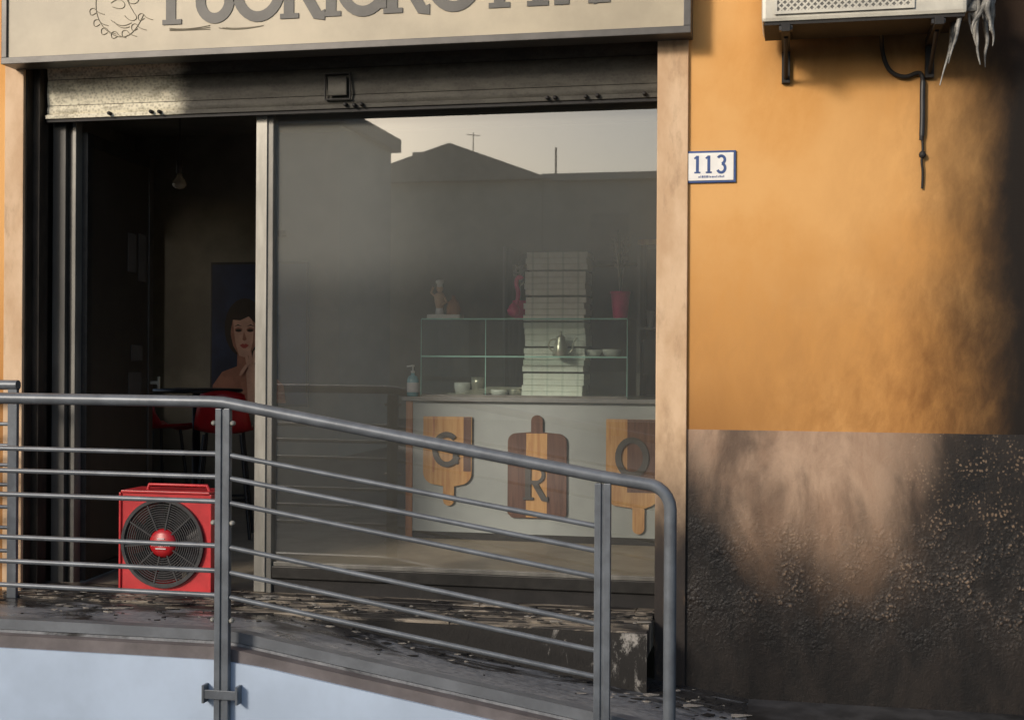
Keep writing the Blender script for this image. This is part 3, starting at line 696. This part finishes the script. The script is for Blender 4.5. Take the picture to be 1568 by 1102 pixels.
for s_ in (-1,1):
    pl('eye_shadow',ell(fx+.055*s_,fz+.042,.036,.022),5,MPSK2)
    pl('eye',ell(fx+.055*s_,fz+.037,.028,.012),6,MPHA); pl('brow',[(fx+.02*s_,fz+.072),(fx+.06*s_,fz+.090),(fx+.098*s_,fz+.07),(fx+.06*s_,fz+.078)],6,MPHA)
pl('nose',[(fx-.004,fz+.03),(fx-.018,fz-.045),(fx,fz-.055),(fx+.022,fz-.045)],5,MPSK2)
pl('lips',[(fx-.045,fz-.095),(fx-.015,fz-.08),(fx,fz-.086),(fx+.015,fz-.08),(fx+.045,fz-.095),(fx+.012,fz-.12),(fx-.012,fz-.12)],5,MPLP)
pl('hand_palm',[(fx+.03,.86),(fx+.02,1.0),(fx+.06,1.07),(fx+.14,1.07),(fx+.17,.98),(fx+.16,.86)],6,MPSK)
for i,(a,b_) in enumerate(((.03,.13),(.06,.17),(.095,.19),(.13,.17))):
    x=fx+a; pl('finger',ell(x,1.05+b_*.4,.0155,.07,14,rot=.15*(1.5-i)),7+i,MPSK)
pl('thumb',ell(fx+.0,1.02,.016,.065,14,rot=-.6),12,MPSK)
pl('forearm',[(fx+.04,.73),(fx+.035,.87),(fx+.155,.87),(fx+.19,.73)],13,MPSK)
def stool(x,y,rot,nm='bar_stool'):
    P=empty(nm)
    bm=bmesh.new(); prof=[(-.20,.73),(-.17,.755),(-.05,.75),(.10,.75),(.16,.79),(.19,.90),(.205,1.0),(.205,1.06)]
    rows=[]
    for (yy,zz) in prof:
        row=[]
        for i in range(9):
            u=-1+i/4; w=.20 if zz<.8 else .19-.25*max(0,(zz-.92)) 
            row.append(bm.verts.new((u*w,yy-.05*u*u*(1 if zz>.78 else .2),zz+.03*u*u*(1 if zz<.8 else -.9))))
        rows.append(row)
    for a,b_ in zip(rows,rows[1:]):
        for i in range(8): bm.faces.new((a[i],a[i+1],b_[i+1],b_[i]))
    o=fin('seat_shell',bm,MREDD,P,True); md=o.modifiers.new('s','SOLIDIFY'); md.thickness=.012
    for sx in(-1,1):
        for sy in(-1,1): tube('leg',[(sx*.13,sy*.12,.745),(sx*.20,sy*.19,0)],.012,MRUB,P,3)
    c=.17; tube('footrest',[(-c,-c,.28),(c,-c,.28),(c,c,.28),(-c,c,.28)],.009,MRUB,P,3,False,True)
    P.location=(x,y,-.17); P.rotation_euler=(0,0,rot)
stool(-2.62,2.3,math.radians(200)); stool(-3.35,2.7,math.radians(150))
TB=empty('high_table')
lathe('top',[(.0,0),(.34,0),(.35,.012),(.34,.025),(.0,.026)],(-3.05,2.75,.86),MRUB,TB,32)
lathe('column',[(.25,0),(.25,.012),(.03,.03),(.03,1.02)],(-3.05,2.75,-.17),MRUB,TB,20)

# ------------------------------------------------------------ debris
bm=bmesh.new()
for i in range(620):
    x=random.uniform(-2.75,1.2); y=random.gauss(-.20,.17)
    if y<-.86 or y>.18 or (x>.73 and y>-.03): continue
    z=ramp_z(x)+.0005
    if y>-.30 and x<.73: z=-.150
    s_=random.choice((.003,.005,.008,.012)); a=random.uniform(0,3.14); hh=random.uniform(.002,.006)
    if random.random()<.06: s_=.03
    pts=[]
    n=random.choice((4,5,6)); st=random.uniform(1,3.5)
    for k in range(n):
        t=6.283*k/n+random.uniform(-.3,.3); u=s_*math.cos(t)*st*random.uniform(.7,1.1); v=s_*math.sin(t)*random.uniform(.6,1)
        ra=a*.12; pts.append((x+u*math.cos(ra)-v*math.sin(ra),y+u*math.sin(ra)+v*math.cos(ra)))
    lo=[bm.verts.new((p[0],p[1],z)) for p in pts]; hi=[bm.verts.new((p[0],p[1],z+hh*random.uniform(.5,1.3))) for p in pts]
    f=bm.faces.new(hi); mi=random.choice((0,0,0,1)); f.material_index=mi
    for k in range(len(pts)):
        g=bm.faces.new((lo[k],lo[(k+1)%len(pts)],hi[(k+1)%len(pts)],hi[k])); g.material_index=mi
fin('fire_debris',bm,[MBLK,simple('pale_ash_flakes',(.34,.31,.27),.8,0,.4,20,0)])

# ------------------------------------------------------------ buildings across the street
O1=empty('apartment_building')
H=5.5
box('body',-24,-6.4,-18,-15,-.62,H,MOB,O1); box('cornice',-24.3,-6.25,-18.2,-14.75,H-.25,H+.01,MSLAB,O1)
for k in range(6):
    x=-8.6-k*2.7
    for z in (.4,3.3):
        box('window',x,x+1.1,-15.02,-14.98,z+.1,z+1.5,MOWIN,O1); box('sill',x-.1,x+1.2,-14.99,-14.85,z,z+.09,MSLAB,O1)
O2=empty('gabled_house')
box('body',-11.5,-5.6,-40,-30,-.62,6.3,MOB2,O2)
bm=bmesh.new(); P=[(-11.8,6.3),(-8.3,7.4),(-5.3,6.3)]
a=[bm.verts.new((x,-29.7,z)) for x,z in P]; b_=[bm.verts.new((x,-40,z)) for x,z in P]
bm.faces.new(a); bm.faces.new(b_[::-1])
for i in range(3): bm.faces.new((a[i],a[(i+1)%3],b_[(i+1)%3],b_[i]))
fin('roof',bm,MROOF,O2)
tube('antenna',[(-7.9,-31,7.2),(-7.9,-31,7.9)],.015,MDARK,O2,2); tube('antenna_arm',[(-8.1,-31,7.85),(-7.7,-31,7.8)],.012,MDARK,O2,2)
box('chimney',-10.2,-9.7,-33,-32.4,6.5,7.6,MOB2,O2)
O3=empty('row_house')
box('body',-5.59,14,-40,-30,-.62,6.25,MOB2,O3); box('parapet',-5.59,14.2,-30.1,-29.8,6.25,6.45,MOB2,O3)
for fl_ in range(2):
    for k in range(6): box('window',-4.2+k*3,-3.1+k*3,-30.02,-29.98,.8+fl_*3,2.3+fl_*3,MOWIN,O3)
tube('mast',[(-5.3,-30.5,6.3),(-5.3,-30.5,7.3)],.03,MDARK,O3,2)

# ------------------------------------------------------------ light
az=32; el=23
to_sun=Vector((-math.sin(math.radians(az))*math.cos(math.radians(el)),-math.cos(math.radians(az))*math.cos(math.radians(el)),math.sin(math.radians(el))))
sd=bpy.data.lights.new('sun','SUN'); sd.energy=2.75; sd.angle=math.radians(10); sd.color=(1,.90,.78)
so=bpy.data.objects.new('sun',sd); COL.objects.link(so); so.rotation_euler=to_sun.to_track_quat('Z','Y').to_euler()
w=bpy.data.worlds.new('World'); S.world=w; w.use_nodes=True; nt=w.node_tree
bg=nt.nodes['Background']; sk=nt.nodes.new('ShaderNodeTexSky'); sk.sky_type='NISHITA'; sk.sun_disc=False
sk.sun_elevation=math.radians(el); sk.sun_rotation=math.atan2(to_sun.x,to_sun.y); sk.dust_density=2.0
nt.links.new(sk.outputs[0],bg.inputs[0]); bg.inputs[1].default_value=.15

# ------------------------------------------------------------ camera
cd=bpy.data.cameras.new('camera'); cam=bpy.data.objects.new('camera',cd); COL.objects.link(cam); S.camera=cam
cd.sensor_width=36; cd.lens=45.92; cd.clip_end=1000
cam.matrix_world=Matrix.Translation((1.386,-6.521,1.12))@Matrix.Rotation(math.radians(12),4,'Z')@Matrix.Rotation(math.radians(90),4,'X')@Matrix.Rotation(.006,4,'Z')
S.view_settings.view_transform='Standard'; S.view_settings.look='None'; S.view_settings.exposure=0
